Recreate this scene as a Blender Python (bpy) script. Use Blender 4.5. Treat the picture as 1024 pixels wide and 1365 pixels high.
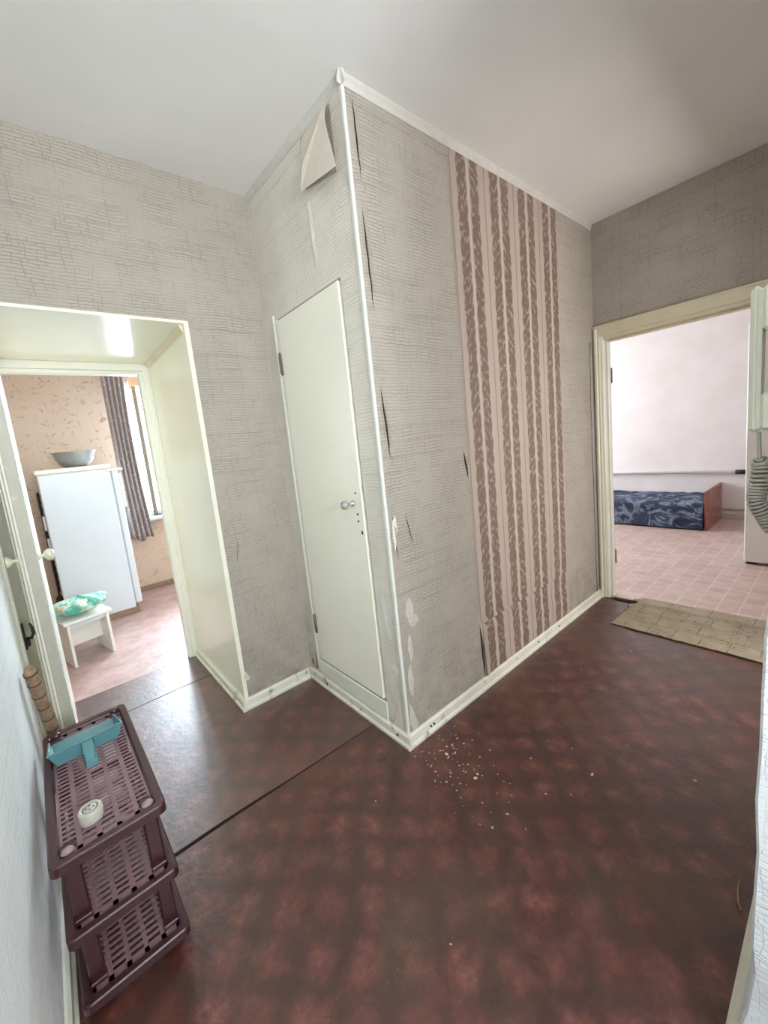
import bpy, math, random
from mathutils import Vector, Matrix, noise
random.seed(4)
for o in list(bpy.data.objects): bpy.data.objects.remove(o)
SC = bpy.context.scene
C = SC.collection
PI = math.pi
rad = math.radians

# ------------------------------------------------------------ camera, sky, lights, exposure
cd = bpy.data.cameras.new('camera'); cam = bpy.data.objects.new('camera', cd); C.objects.link(cam)
right = Vector((0.767244, -0.632337, -0.107182)); down = Vector((-0.168979, -0.038091, -0.984883)); fwd = Vector((0.618695, 0.773757, -0.136077))
m = Matrix((right, -down, -fwd)).transposed().to_4x4(); m.translation = Vector((-0.9871, -1.1429, 1.2725))
cam.matrix_world = m
cd.sensor_fit = 'HORIZONTAL'; cd.sensor_width = 36.0; cd.lens = 529.534/1024*36; cd.shift_x = 0.0193; cd.shift_y = -0.0179
cd.clip_start = 0.02
SC.camera = cam
w = bpy.data.worlds.new('sky'); SC.world = w; w.use_nodes = True
w.node_tree.nodes['Background'].inputs[0].default_value = (0.86, 0.93, 1.0, 1)
w.node_tree.nodes['Background'].inputs[1].default_value = 3.0

def area(name, loc, direction, sx, sy, power, col=(1, 1, 1), spread=180):
    l = bpy.data.lights.new(name, 'AREA'); l.shape = 'RECTANGLE'; l.size = sx; l.size_y = sy; l.energy = power; l.color = col
    l.spread = rad(spread)
    o = bpy.data.objects.new(name, l); C.objects.link(o); o.location = loc
    o.rotation_euler = Vector(direction).to_track_quat('-Z', 'Y').to_euler()
    return o
area('kitchen_window_daylight', (0.30, 3.78, 1.45), (-0.15, -1, -0.12), 1.42, 1.35, 200, (0.74, 0.87, 1.0))
area('bedroom_window_daylight', (3.55, 2.98, 1.45), (0.1, -1, -0.1), 1.9, 1.5, 60, (0.93, 0.95, 1.0))
area('entry_fill_light', (-0.72, -2.74, 1.65), (0.12, 1, 0.65), 0.8, 0.8, 60, (0.90, 0.95, 1.0))  # added unseen fill behind the camera, tilted up to lift the hall ceiling
area('side_fill_light', (1.22, -2.60, 1.35), (0.05, 1, 0.25), 1.4, 1.3, 52, (1.0, 0.97, 0.92))  # added unseen fill through an assumed doorway, brightens corridor wall and ceiling
vs = SC.view_settings
vs.view_transform = 'Standard'; vs.look = 'None'; vs.gamma = 1; vs.use_curve_mapping = False; vs.exposure = 0.34
SC.cycles.max_bounces = 10; SC.cycles.diffuse_bounces = 6; SC.cycles.sample_clamp_indirect = 6.0

# ------------------------------------------------------------ materials
def s2l(c):
    return tuple(((x/255)/12.92 if x/255 <= 0.04045 else ((x/255+0.055)/1.055)**2.4) for x in c) + (1,)
class NT:
    """tiny node builder"""
    def __init__(s, name):
        s.m = bpy.data.materials.new(name); s.m.use_nodes = True
        s.t = s.m.node_tree; s.b = s.t.nodes['Principled BSDF']
    def n(s, typ, **k):
        nd = s.t.nodes.new('ShaderNode'+typ)
        ins = k.pop('ins', {})
        for a, v in k.items(): setattr(nd, a, v)
        for a, v in ins.items(): s.put(nd.inputs[a], v)
        return nd
    def put(s, sock, v):
        if isinstance(v, bpy.types.NodeSocket): s.t.links.new(v, sock)
        elif isinstance(v, bpy.types.Node): s.t.links.new(v.outputs[0], sock)
        else: sock.default_value = v
    def math(s, op, a, b=None, c=None, clamp=False):
        nd = s.t.nodes.new('ShaderNodeMath'); nd.operation = op; nd.use_clamp = clamp
        s.put(nd.inputs[0], a)
        if b is not None: s.put(nd.inputs[1], b)
        if c is not None: s.put(nd.inputs[2], c)
        return nd.outputs[0]
    def uv(s):
        return s.n('UVMap').outputs[0]
    def xyz(s, v):
        nd = s.n('SeparateXYZ'); s.put(nd.inputs[0], v); return nd.outputs
    def noise(s, v, scale, detail=3, rough=.5, dist=0):
        nd = s.n('TexNoise', ins={'Scale': scale, 'Detail': detail, 'Roughness': rough, 'Distortion': dist}); s.put(nd.inputs['Vector'], v); return nd
    def ramp(s, f, stops):
        nd = s.n('ValToRGB'); s.put(nd.inputs[0], f); cr = nd.color_ramp
        while len(cr.elements) < len(stops): cr.elements.new(.5)
        for e, (p, c) in zip(cr.elements, stops):
            e.position = p; e.color = c if len(c) == 4 else tuple(c)+(1,)
        return nd.outputs[0]
    def mix(s, f, a, b, mode='MIX'):
        nd = s.n('Mix', data_type='RGBA', blend_type=mode); s.put(nd.inputs[0], f); s.put(nd.inputs[6], a); s.put(nd.inputs[7], b); return nd.outputs[2]
    def bump(s, h, strength=.4, dist=.01, normal=None):
        nd = s.n('Bump', ins={'Strength': strength, 'Distance': dist}); s.put(nd.inputs['Height'], h)
        if normal is not None: s.put(nd.inputs['Normal'], normal)
        return nd.outputs[0]
    def out(s, col=None, rough=None, normal=None, metal=None, spec=None, alpha=None):
        for k, v in (('Base Color', col), ('Roughness', rough), ('Normal', normal), ('Metallic', metal), ('Specular IOR Level', spec), ('Alpha', alpha)):
            if v is not None: s.put(s.b.inputs[k], v)
        return s.m
def g1(x): return (x, x, x, 1)

def plain(name, rgb, rough=.5, metal=0., var=.06, scale=30, bumpd=0.0, spec=.5, stain=None):
    t = NT(name); v = t.n('TexCoord').outputs['Object']; c = s2l(rgb)
    f = t.noise(v, scale, 4).outputs[0]
    a = tuple(max(0, x*(1-var)) for x in c[:3])+(1,); b = tuple(min(1, x*(1+var)) for x in c[:3])+(1,)
    col = t.ramp(f, [(.3, a), (.7, b)])
    if stain:
        f2 = t.noise(v, stain[1], 5, .65).outputs[0]
        col = t.mix(t.ramp(f2, [(stain[2], g1(0)), (min(.99, stain[2]+.12), g1(stain[3]))]), col, s2l(stain[0]))
    nrm = t.bump(t.noise(v, scale*1.6, 3).outputs[0], .5, bumpd) if bumpd else None
    return t.out(col, rough, nrm, metal, spec)

def stone_paper(name, base, joint, k=1.0):
    """embossed wallpaper of thin ragged stone courses"""
    t = NT(name); uv = t.uv()
    n0 = t.noise(uv, 9, 2).outputs[1]
    d = t.n('VectorMath', operation='MULTIPLY_ADD', ins={1: (.030, .022, 0), 2: (0, 0, 0)}); t.put(d.inputs[0], n0); t.put(d.inputs[2], uv)
    d2 = t.n('VectorMath', operation='MULTIPLY_ADD', ins={1: (.003, .003, 0)}); t.put(d2.inputs[0], t.noise(uv, 70, 2).outputs[1]); t.put(d2.inputs[2], d.outputs[0])
    v = d2.outputs[0]
    def brick(w, h, mo, off, sq, fq, sm):
        b = t.n('TexBrick', offset=off, offset_frequency=2, squash=sq, squash_frequency=fq,
                ins={'Color1': g1(1), 'Color2': g1(.6), 'Mortar': g1(0), 'Scale': 1.0, 'Mortar Size': mo, 'Mortar Smooth': sm, 'Brick Width': w, 'Row Height': h})
        t.put(b.inputs['Vector'], v); return b
    a = brick(.075, .0125, .0018, .37, .65, 3, .6)
    bb = brick(.15, .061, .0016, .43, .7, 2, .5)
    cc = brick(.23, .111, .0014, .31, 1.3, 3, .5)
    ja = t.math('MULTIPLY', a.outputs['Fac'], .75); jb = t.math('MULTIPLY', bb.outputs['Fac'], .75); jc = t.math('MULTIPLY', t.math('MULTIPLY', cc.outputs['Fac'], .8), t.ramp(t.noise(uv, 13, 2).outputs[0], [(.45, g1(.1)), (.6, g1(1))]))
    msk = t.ramp(t.noise(uv, 7, 2).outputs[0], [(.35, g1(.25)), (.6, g1(1))])
    j = t.math('MAXIMUM', t.math('MULTIPLY', ja, msk), t.math('MAXIMUM', t.math('MULTIPLY', jb, msk), jc))
    big = t.noise(uv, 1.6, 5, .6).outputs[0]; fine = t.noise(uv, 160, 2).outputs[0]
    c0 = s2l(base); c1 = tuple(x*.86 for x in c0[:3])+(1,)
    col = t.mix(t.ramp(big, [(.35, g1(0)), (.7, g1(1))]), c0, c1)
    col = t.mix(t.math('MULTIPLY', a.outputs[0], .10), col, g1(.55))
    col = t.mix(t.math('MULTIPLY', j, .52*k), col, s2l(joint))
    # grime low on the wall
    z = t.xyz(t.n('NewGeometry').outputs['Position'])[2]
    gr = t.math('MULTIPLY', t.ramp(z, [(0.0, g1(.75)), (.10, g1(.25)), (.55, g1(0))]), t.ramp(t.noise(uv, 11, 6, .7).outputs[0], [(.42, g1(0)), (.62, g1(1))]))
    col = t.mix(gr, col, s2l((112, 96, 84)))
    h = t.math('SUBTRACT', t.math('MULTIPLY', fine, .25), j)
    return t.out(col, .78, t.bump(h, .7, .003), spec=.25)

M_paper = stone_paper('stone_wallpaper', (178, 169, 156), (118, 106, 92))
M_stucco = stone_paper('stucco_wallpaper', (238, 242, 243), (186, 192, 194), .4)
M_paper_lit = stone_paper('stone_wallpaper_lit', (230, 224, 210), (152, 144, 130), .75)  # same stone paper, stronger light on the closet side put into its colour
M_ceil = plain('ceiling_whitewash', (234, 232, 229), .9, var=.035, scale=2.2, bumpd=.0006, spec=.15)
M_strip = plain('whitewash_strip', (206, 202, 194), .9, var=.05, scale=20, spec=.1)
M_cream = plain('cream_gloss_paint', (232, 231, 218), .28, var=.03, scale=5, bumpd=.0012, stain=((150, 130, 104), 9, .70, .5))
M_creamdoor = plain('cream_door_paint', (240, 238, 220), .24, var=.025, scale=3, bumpd=.0025, stain=((176, 164, 138), 14, .74, .5))
M_casing = plain('casing_paint', (214, 204, 176), .35, var=.05, scale=7, bumpd=.001, stain=((120, 100, 78), 13, .68, .45))
M_base = plain('skirting_paint', (222, 220, 204), .4, var=.06, scale=12, bumpd=.001, stain=((92, 78, 66), 16, .60, .75))
M_bead = plain('corner_bead_paint', (222, 224, 216), .3, var=.04, scale=14, stain=((150, 140, 128), 16, .68, .5))
M_white = plain('white_enamel', (216, 227, 235), .3, var=.015, scale=4)
M_greyband = plain('grey_edge_paint', (182, 180, 164), .45, var=.05, scale=9, stain=((226, 222, 208), 30, .62, .6))
M_plaster = plain('bare_plaster', (196, 190, 180), .9, var=.08, scale=40, bumpd=.001)
M_back = plain('wallpaper_backing', (224, 214, 198), .85, var=.05, scale=16, bumpd=.002)
M_dark = plain('dark_gap', (38, 31, 26), .95, var=.2)
M_metal_dark = plain('black_iron', (40, 38, 36), .5, .5, var=.2)
M_hinge = plain('worn_hinge', (120, 112, 96), .5, .4, var=.25, scale=60)
M_black = plain('black_plastic', (22, 22, 24), .5)
M_steel = plain('brushed_steel', (176, 182, 186), .28, .95, var=.08, scale=12)
M_knobgrey = plain('grey_knob', (166, 170, 166), .3, .2, var=.1)
M_knobcream = plain('cream_knob', (226, 220, 198), .3, var=.06)
M_maroon = plain('maroon_plastic', (62, 30, 36), .24, var=.10, scale=12, spec=.6)
M_maroon_sheen = plain('maroon_plastic_sheen', (128, 98, 104), .26, var=.10, scale=12, spec=.7)  # paler copy for the tray grids, kitchen-light reflection painted into the colour
M_maroon_cap = plain('pale_post_cap', (150, 128, 128), .3, var=.08)
M_teal = plain('teal_plastic', (92, 140, 146), .35, var=.08, scale=14)
M_socket = plain('aged_white_plastic', (182, 180, 168), .4, var=.06, scale=30)
M_straw = plain('broom_straw', (140, 118, 94), .8, var=.25, scale=60, bumpd=.003)
M_strawband = plain('broom_binding', (92, 70, 52), .8, var=.2, scale=60)
M_stoolm = plain('white_laminate', (240, 241, 236), .4, var=.03, scale=8)
M_board = plain('raw_chipboard_edge', (150, 128, 108), .8, var=.15, scale=40)
M_interc = plain('ivory_plastic', (210, 207, 186), .35, var=.04, scale=10)
M_coil = plain('grey_rubber_cord', (160, 154, 142), .45, var=.1, scale=50)
M_pipe = plain('pipe_white_paint', (250, 250, 250), .35, var=.03)
M_subfloor = plain('dusty_subfloor', (40, 26, 22), .95, var=.3, scale=30)
M_redwood = plain('polished_red_veneer', (150, 86, 72), .25, var=.12, scale=5)
M_orange = plain('peach_lambrequin', (214, 176, 138), .8, var=.06)

def lino():
    t = NT('maroon_linoleum'); uv = t.uv(); o = t.xyz(uv)
    jit = t.noise(uv, 3.2, 4, .6).outputs[1]
    js = t.xyz(jit)
    a = t.math('ADD', t.math('MULTIPLY', t.math('ADD', o[0], o[1]), 1.0), t.math('MULTIPLY', js[0], .16))
    b = t.math('ADD', t.math('MULTIPLY', t.math('SUBTRACT', o[0], o[1]), 1.0), t.math('MULTIPLY', js[1], .16))
    w = PI/.165
    sa = t.math('SINE', t.math('MULTIPLY', a, w)); sb = t.math('SINE', t.math('MULTIPLY', b, w))
    p = t.math('MULTIPLY', sa, sb)
    p = t.math('ABSOLUTE', p)
    cell = t.ramp(p, [(0, g1(0)), (.35, g1(.35)), (1, g1(1))])
    n1 = t.noise(uv, 5.5, 6, .7).outputs[0]; n2 = t.noise(uv, 22, 5, .7).outputs[0]
    f = t.math('ADD', t.math('MULTIPLY', cell, .21), t.math('ADD', t.math('MULTIPLY', n1, .62), t.math('MULTIPLY', n2, .52)))
    col = t.ramp(f, [(.40, s2l((46, 15, 13))), (.62, s2l((70, 28, 24))), (.78, s2l((96, 48, 40))), (.94, s2l((128, 78, 66)))])
    hue = t.noise(uv, 2.3, 3).outputs[1]; hs = t.xyz(hue)
    col = t.mix(t.ramp(hs[0], [(.50, g1(0)), (.68, g1(.5))]), col, s2l((98, 58, 36)))
    col = t.mix(t.ramp(hs[1], [(.56, g1(0)), (.70, g1(.45))]), col, s2l((62, 58, 42)))
    sp = t.noise(uv, 130, 2).outputs[0]
    col = t.mix(t.math('MULTIPLY', t.ramp(sp, [(.66, g1(0)), (.74, g1(.5))]), t.ramp(n1, [(.45, g1(0)), (.6, g1(1))])), col, s2l((150, 120, 106)))
    r = t.ramp(t.noise(uv, 9, 5, .7).outputs[0], [(.3, g1(.34)), (.7, g1(.50))])
    h = t.math('ADD', t.math('MULTIPLY', t.noise(uv, 38, 4, .6).outputs[0], 1.0), t.math('MULTIPLY', t.noise(uv, 5, 3).outputs[0], 1.6))
    return t.out(col, r, t.bump(h, .6, .004), spec=1.0)
M_lino = lino()
for k_, v_ in (('Coat Weight', .25), ('Coat Roughness', .28)): M_lino.node_tree.nodes['Principled BSDF'].inputs[k_].default_value = v_
M_lino_gloss = M_lino.copy(); M_lino_gloss.name = 'glossier_maroon_linoleum'
for k_, v_ in (('Coat Weight', .9), ('Coat Roughness', .37), ('Coat IOR', 1.62)): M_lino_gloss.node_tree.nodes['Principled BSDF'].inputs[k_].default_value = v_
def kit_lino():
    t = NT('kitchen_linoleum'); uv = t.uv()
    n1 = t.noise(uv, 8, 6, .7).outputs[0]
    col = t.ramp(n1, [(.3, s2l((158, 124, 118))), (.7, s2l((198, 172, 168)))])
    h = t.noise(uv, 40, 4).outputs[0]
    return t.out(col, .36, t.bump(h, .5, .003), spec=1.0)
M_kit = kit_lino()
def bed_lino():
    t = NT('bedroom_linoleum_print'); uv = t.uv()
    b = t.n('TexBrick', offset=0.0, offset_frequency=2, squash=1.0, squash_frequency=2,
            ins={'Color1': s2l((212, 188, 178)), 'Color2': s2l((196, 170, 160)), 'Mortar': s2l((224, 206, 198)), 'Scale': 1.0, 'Mortar Size': .004, 'Mortar Smooth': .4, 'Brick Width': .102, 'Row Height': .102})
    t.put(b.inputs['Vector'], uv)
    n1 = t.noise(uv, 14, 6, .75).outputs[0]
    col = t.mix(t.ramp(n1, [(.45, g1(0)), (.7, g1(.6))]), b.outputs[0], s2l((178, 148, 136)))
    return t.out(col, .33, t.bump(n1, .35, .002))
M_bedfloor = bed_lino()
def stripes():
    t = NT('striped_leaf_wallpaper'); uv = t.uv(); o = t.xyz(uv)
    u = o[0]; v = o[1]
    fr = t.math('FRACT', u)
    wob = t.math('MULTIPLY', t.math('SUBTRACT', t.noise(uv, 6, 3).outputs[0], .5), .03)
    cellid = t.math('FLOOR', u)
    def band(c, hw, ph):
        vv = t.math('ADD', v, t.math('MULTIPLY', t.math('ADD', cellid, ph), .043))
        sc = t.math('ABSOLUTE', t.math('SINE', t.math('MULTIPLY', vv, PI/.085)))
        sc = t.math('POWER', sc, .5)
        half = t.math('MULTIPLY', t.math('ADD', t.math('MULTIPLY', sc, .28), .72), hw)
        d = t.math('ABSOLUTE', t.math('SUBTRACT', t.math('ADD', fr, wob), c))
        return t.math('MULTIPLY', t.math('SUBTRACT', half, d), 60, clamp=True)
    b1 = band(.345, .15, 0); b2 = band(.715, .14, .5)
    bb = t.math('MAXIMUM', b1, b2)
    # leaf veins: diagonal light strokes
    sgn = t.math('SUBTRACT', t.math('MULTIPLY', t.math('GREATER_THAN', fr, .53), 2), 1)
    dg = t.math('ADD', t.math('MULTIPLY', v, 130), t.math('MULTIPLY', t.math('MULTIPLY', fr, 26), sgn))
    dg = t.math('ADD', dg, t.math('MULTIPLY', t.noise(uv, 12, 3).outputs[0], 14))
    vein = t.math('MULTIPLY', t.math('SUBTRACT', t.math('SINE', dg), .35), 2.2, clamp=True)
    patch = t.ramp(t.noise(uv, 9, 4, .6).outputs[0], [(.42, g1(0)), (.58, g1(1))])
    vein = t.math('MULTIPLY', vein, patch)
    white = t.math('MULTIPLY', t.math('SUBTRACT', .02, t.math('ABSOLUTE', t.math('SUBTRACT', fr, .53))), 80, clamp=True)
    thin = t.math('MULTIPLY', t.math('SUBTRACT', .016, t.math('ABSOLUTE', t.math('SUBTRACT', fr, .04))), 90, clamp=True)
    col = t.mix(t.noise(uv, 3, 4).outputs[0], s2l((184, 167, 155)), s2l((172, 155, 144)))
    col = t.mix(thin, col, s2l((132, 112, 102)))
    dk = t.mix(vein, s2l((122, 102, 90)), s2l((164, 148, 137)))
    col = t.mix(bb, col, dk)
    col = t.mix(white, col, s2l((198, 184, 173)))
    h = t.math('SUBTRACT', t.math('MULTIPLY', vein, .5), bb)
    return t.out(col, t.math('ADD', t.math('MULTIPLY', bb, -.12), .6), t.bump(h, .3, .001), spec=.4)
M_stripe = stripes()
def kitpaper():
    t = NT('kitchen_patterned_wallpaper'); uv = t.uv()
    def sq(scale, th, dist, off):
        vv = t.n('VectorMath', operation='ADD', ins={1: (off, off*.7, 0)}); t.put(vv.inputs[0], uv)
        a = t.noise(vv.outputs[0], scale, 2, .5, dist).outputs[0]
        r = t.math('MULTIPLY', t.math('SUBTRACT', th, t.math('ABSOLUTE', t.math('SUBTRACT', a, .5))), 60, clamp=True)
        mk = t.ramp(t.noise(vv.outputs[0], scale*1.1, 2).outputs[0], [(.54, g1(0)), (.60, g1(1))])
        return t.math('MULTIPLY', r, mk)
    f = t.math('MAXIMUM', sq(9, .022, 1.2, 0), sq(14, .028, .8, 5.3))
    col = t.mix(t.noise(uv, 2, 4).outputs[0], s2l((222, 204, 184)), s2l((204, 184, 166)))
    col = t.mix(t.math('MULTIPLY', f, .6), col, s2l((138, 114, 96)))
    return t.out(col, .7)
M_kitpaper = kitpaper()
def bedpaper():
    t = NT('bedroom_wallpaper'); uv = t.uv()
    n = t.noise(uv, 2.2, 6, .65).outputs[0]
    col = t.ramp(n, [(.35, s2l((232, 226, 224))), (.7, s2l((242, 238, 238)))])
    return t.out(col, .8, t.bump(t.noise(uv, 60, 3).outputs[0], .3, .001))
M_bedpaper = bedpaper()
def blanket():
    t = NT('navy_marbled_throw'); v = t.n('TexCoord').outputs['Object']
    a = t.noise(v, 5, 6, .65, 1.6).outputs[0]
    col = t.ramp(a, [(.36, s2l((28, 38, 62))), (.50, s2l((52, 66, 92))), (.56, s2l((132, 142, 160))), (.64, s2l((40, 50, 76)))])
    return t.out(col, .8, t.bump(a, .5, .02))
M_navy = blanket()
def curtainmat():
    t = NT('grey_sparkle_curtain'); uv = t.uv()
    n = t.noise(uv, 30, 3).outputs[0]
    col = t.mix(t.ramp(n, [(.60, g1(0)), (.66, g1(1))]), s2l((178, 168, 166)), s2l((240, 238, 236)))
    n2 = t.noise(uv, 5, 3).outputs[0]
    col = t.mix(t.ramp(n2, [(.4, g1(0)), (.7, g1(.5))]), col, s2l((190, 178, 176)))
    t.b.inputs['Transmission Weight'].default_value = 0
    return t.out(col, .6)
M_curtain = curtainmat()
def sheer():
    t = NT('sheer_lace'); uv = t.uv()
    n = t.noise(uv, 22, 3, .6, 1.0).outputs[0]
    al = t.ramp(n, [(.42, g1(.35)), (.58, g1(.8))])
    return t.out(s2l((226, 226, 228)), .8, alpha=al)
M_sheer = sheer()
def cloth():
    t = NT('mint_printed_cloth'); v = t.n('TexCoord').outputs['Object']
    n = t.noise(v, 14, 3, .5, .6).outputs[0]
    col = t.ramp(n, [(.40, s2l((96, 186, 170))), (.50, s2l((156, 216, 202))), (.56, s2l((228, 238, 226))), (.72, s2l((214, 190, 140)))])
    return t.out(col, .75)
M_cloth = cloth()
def matmat():
    t = NT('worn_woven_mat'); uv = t.uv()
    def fr(w, h, off, mo):
        b = t.n('TexBrick', offset=off, offset_frequency=2, squash=.6, squash_frequency=2,
            ins={'Color1': g1(1), 'Color2': g1(.7), 'Mortar': g1(0), 'Scale': 1.0, 'Mortar Size': mo, 'Mortar Smooth': .2, 'Brick Width': w, 'Row Height': h})
        t.put(b.inputs['Vector'], uv); return b
    a = fr(.20, .125, .4, .0035); b2 = fr(.09, .03, .5, .003)
    mk = t.ramp(t.noise(uv, 6, 2).outputs[0], [(.50, g1(0)), (.53, g1(1))])
    j = t.math('MAXIMUM', a.outputs['Fac'], t.math('MULTIPLY', b2.outputs['Fac'], mk))
    n = t.noise(uv, 10, 5, .7).outputs[0]
    col = t.ramp(n, [(.3, s2l((150, 136, 114))), (.7, s2l((182, 168, 146)))])
    col = t.mix(t.math('MULTIPLY', a.outputs[0], .2), col, s2l((160, 156, 144)))
    col = t.mix(t.math('MULTIPLY', t.math('MULTIPLY', j, .62), t.ramp(t.noise(uv, 16, 3).outputs[0], [(.40, g1(.2)), (.55, g1(1))])), col, s2l((98, 84, 72)))
    wv = t.noise(uv, 220, 2).outputs[0]
    return t.out(col, .9, t.bump(wv, .5, .003), spec=.15)
M_mat = matmat()
def glass():
    t = NT('window_glass'); out = t.t.nodes['Material Output']
    tr = t.n('BsdfTransparent'); gl = t.n('BsdfGlossy', ins={'Roughness': .02})
    fr = t.n('Fresnel', ins={'IOR': 1.2}); mx = t.n('MixShader')
    t.put(mx.inputs[0], fr); t.put(mx.inputs[1], tr); t.put(mx.inputs[2], gl)
    t.t.links.new(mx.outputs[0], out.inputs[0])
    return t.m
M_glass = glass()

# ------------------------------------------------------------ mesh helpers
class MB:
    def __init__(s): s.v = []; s.f = []; s.smooth = []; s.uv = {}
    def quad(s, *pts, sm=False):
        i = len(s.v); s.v += [tuple(p) for p in pts]; s.f.append(tuple(range(i, i+len(pts)))); s.smooth.append(sm); return s
    def box(s, a, b, bev=0.0, M=None):
        x0, y0, z0 = [min(p, q) for p, q in zip(a, b)]; x1, y1, z1 = [max(p, q) for p, q in zip(a, b)]
        if bev <= 0:
            vv = [(x0,y0,z0),(x1,y0,z0),(x1,y1,z0),(x0,y1,z0),(x0,y0,z1),(x1,y0,z1),(x1,y1,z1),(x0,y1,z1)]
            ff = [(3,2,1,0),(4,5,6,7),(0,1,5,4),(1,2,6,5),(2,3,7,6),(3,0,4,7)]
        else:
            e = min(bev, (x1-x0)*.49, (y1-y0)*.49, (z1-z0)*.49)
            vv = []; ff = []
            X = (x0, x0+e, x1-e, x1); Y = (y0, y0+e, y1-e, y1); Z = (z0, z0+e, z1-e, z1); idx = {}
            for cx in (0, 1):
                for cy in (0, 1):
                    for cz in (0, 1):
                        for ax in range(3):
                            p = [X[1+cx], Y[1+cy], Z[1+cz]]; full = (X[3*cx], Y[3*cy], Z[3*cz]); p[ax] = full[ax]
                            idx[cx, cy, cz, ax] = len(vv); vv.append(tuple(p))
            I = lambda *k: idx[k]
            for ax in range(3):
                o1, o2 = [(1, 2), (2, 0), (0, 1)][ax]
                for sgn in (0, 1):
                    q = []
                    for a1, a2 in ((0, 0), (1, 0), (1, 1), (0, 1)):
                        k = [0, 0, 0]; k[ax] = sgn; k[o1] = a1; k[o2] = a2; q.append(I(*k, ax))
                    ff.append(tuple(q) if sgn else tuple(reversed(q)))
                for a1 in (0, 1):       # edge along ax between faces o1, o2
                    for a2 in (0, 1):
                        k0 = [0, 0, 0]; k0[o1] = a1; k0[o2] = a2; k1 = list(k0); k1[ax] = 1
                        q = [I(*k0, o1), I(*k1, o1), I(*k1, o2), I(*k0, o2)]
                        if (a1 + a2) % 2 == 0: q.reverse()
                        ff.append(tuple(q))
            for cx in (0, 1):
                for cy in (0, 1):
                    for cz in (0, 1):
                        q = [I(cx, cy, cz, 0), I(cx, cy, cz, 1), I(cx, cy, cz, 2)]
                        if (cx+cy+cz) % 2 == 0: q.reverse()
                        ff.append(tuple(q))
        i = len(s.v)
        if M is not None: vv = [tuple(M @ Vector(p)) for p in vv]
        s.v += vv; s.f += [tuple(i+k for k in f) for f in ff]; s.smooth += [False]*len(ff); return s
    def tube(s, pts, r, n=10, closed=False, cap=True):
        P = [Vector(p) for p in pts]; N = len(P); rr = r if isinstance(r, (list, tuple)) else [r]*N
        up = None; rings = []
        for k in range(N):
            a = P[(k-1) % N] if closed or k > 0 else P[0]; b = P[(k+1) % N] if closed or k < N-1 else P[-1]
            t = (b-a).normalized()
            if up is None:
                up = t.orthogonal().normalized()
            up = (up - t*up.dot(t)).normalized(); sd = t.cross(up)
            rings.append(len(s.v))
            for j in range(n):
                an = 2*PI*j/n; s.v.append(tuple(P[k] + (up*math.cos(an)+sd*math.sin(an))*rr[k]))
        for k in range(N if closed else N-1):
            a = rings[k]; b = rings[(k+1) % N]
            for j in range(n):
                s.f.append((a+j, a+(j+1) % n, b+(j+1) % n, b+j)); s.smooth.append(True)
        if cap and not closed:
            s.f.append(tuple(reversed(range(rings[0], rings[0]+n)))); s.smooth.append(False)
            s.f.append(tuple(range(rings[-1], rings[-1]+n))); s.smooth.append(False)
        return s
    def lathe(s, prof, n=28, M=None, sm=True):
        i = len(s.v)
        for (r, z) in prof:
            for j in range(n):
                p = Vector((r*math.cos(2*PI*j/n), r*math.sin(2*PI*j/n), z)); s.v.append(tuple(M @ p if M is not None else p))
        for k in range(len(prof)-1):
            for j in range(n):
                a = i+k*n; b = a+n; s.f.append((a+j, a+(j+1) % n, b+(j+1) % n, b+j)); s.smooth.append(sm)
        if prof[0][0] > 1e-4: s.f.append(tuple(reversed(range(i, i+n)))); s.smooth.append(False)
        if prof[-1][0] > 1e-4: s.f.append(tuple(range(i+(len(prof)-1)*n, i+len(prof)*n))); s.smooth.append(False)
        return s
    def prism(s, poly, p0, p1, X, Y):
        """extrude 2-D polygon (in axes X, Y) from p0 to p1"""
        i = len(s.v); n = len(poly); X = Vector(X); Y = Vector(Y)
        for p in (Vector(p0), Vector(p1)):
            for a, b in poly: s.v.append(tuple(p+X*a+Y*b))
        for j in range(n): s.f.append((i+j, i+(j+1) % n, i+n+(j+1) % n, i+n+j)); s.smooth.append(False)
        s.f.append(tuple(reversed(range(i, i+n)))); s.smooth.append(False)
        s.f.append(tuple(range(i+n, i+2*n))); s.smooth.append(False)
        return s
    def grid(s, nu, nv, fn, uvfn=None, sm=True):
        i = len(s.v)
        for b in range(nv+1):
            for a in range(nu+1):
                s.v.append(tuple(fn(a/nu, b/nv)))
                if uvfn: s.uv[len(s.v)-1] = uvfn(a/nu, b/nv)
        for b in range(nv):
            for a in range(nu):
                k = i+b*(nu+1)+a; s.f.append((k, k+1, k+nu+2, k+nu+1)); s.smooth.append(sm)
        return s
    def build(s, name, mat, parent=None, thick=0.0, subsurf=0):
        me = bpy.data.meshes.new(name); me.from_pydata(s.v, [], s.f); me.materials.append(mat)
        me.polygons.foreach_set('use_smooth', s.smooth)
        uvl = me.uv_layers.new(name='UVMap')
        for p in me.polygons:
            n = p.normal; ax = max(range(3), key=lambda k: abs(n[k]))
            for li in p.loop_indices:
                vi = me.loops[li].vertex_index
                if vi in s.uv: uvl.data[li].uv = s.uv[vi]
                else:
                    c = me.vertices[vi].co; uvl.data[li].uv = (c[1], c[2]) if ax == 0 else ((c[0], c[2]) if ax == 1 else (c[0], c[1]))
        me.update()
        o = bpy.data.objects.new(name, me); C.objects.link(o)
        if parent: o.parent = parent
        if thick:
            md = o.modifiers.new('thickness', 'SOLIDIFY'); md.thickness = thick; md.offset = 0
        if subsurf:
            md = o.modifiers.new('smooth', 'SUBSURF'); md.levels = md.render_levels = subsurf
        return o
def tag(o, label=None, cat=None, group=None, kind=None):
    if label: o['label'] = label
    if cat: o['category'] = cat
    if group: o['group'] = group
    if kind: o['kind'] = kind
    return o
def struct(o, label=None): return tag(o, label, kind='structure')
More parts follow.
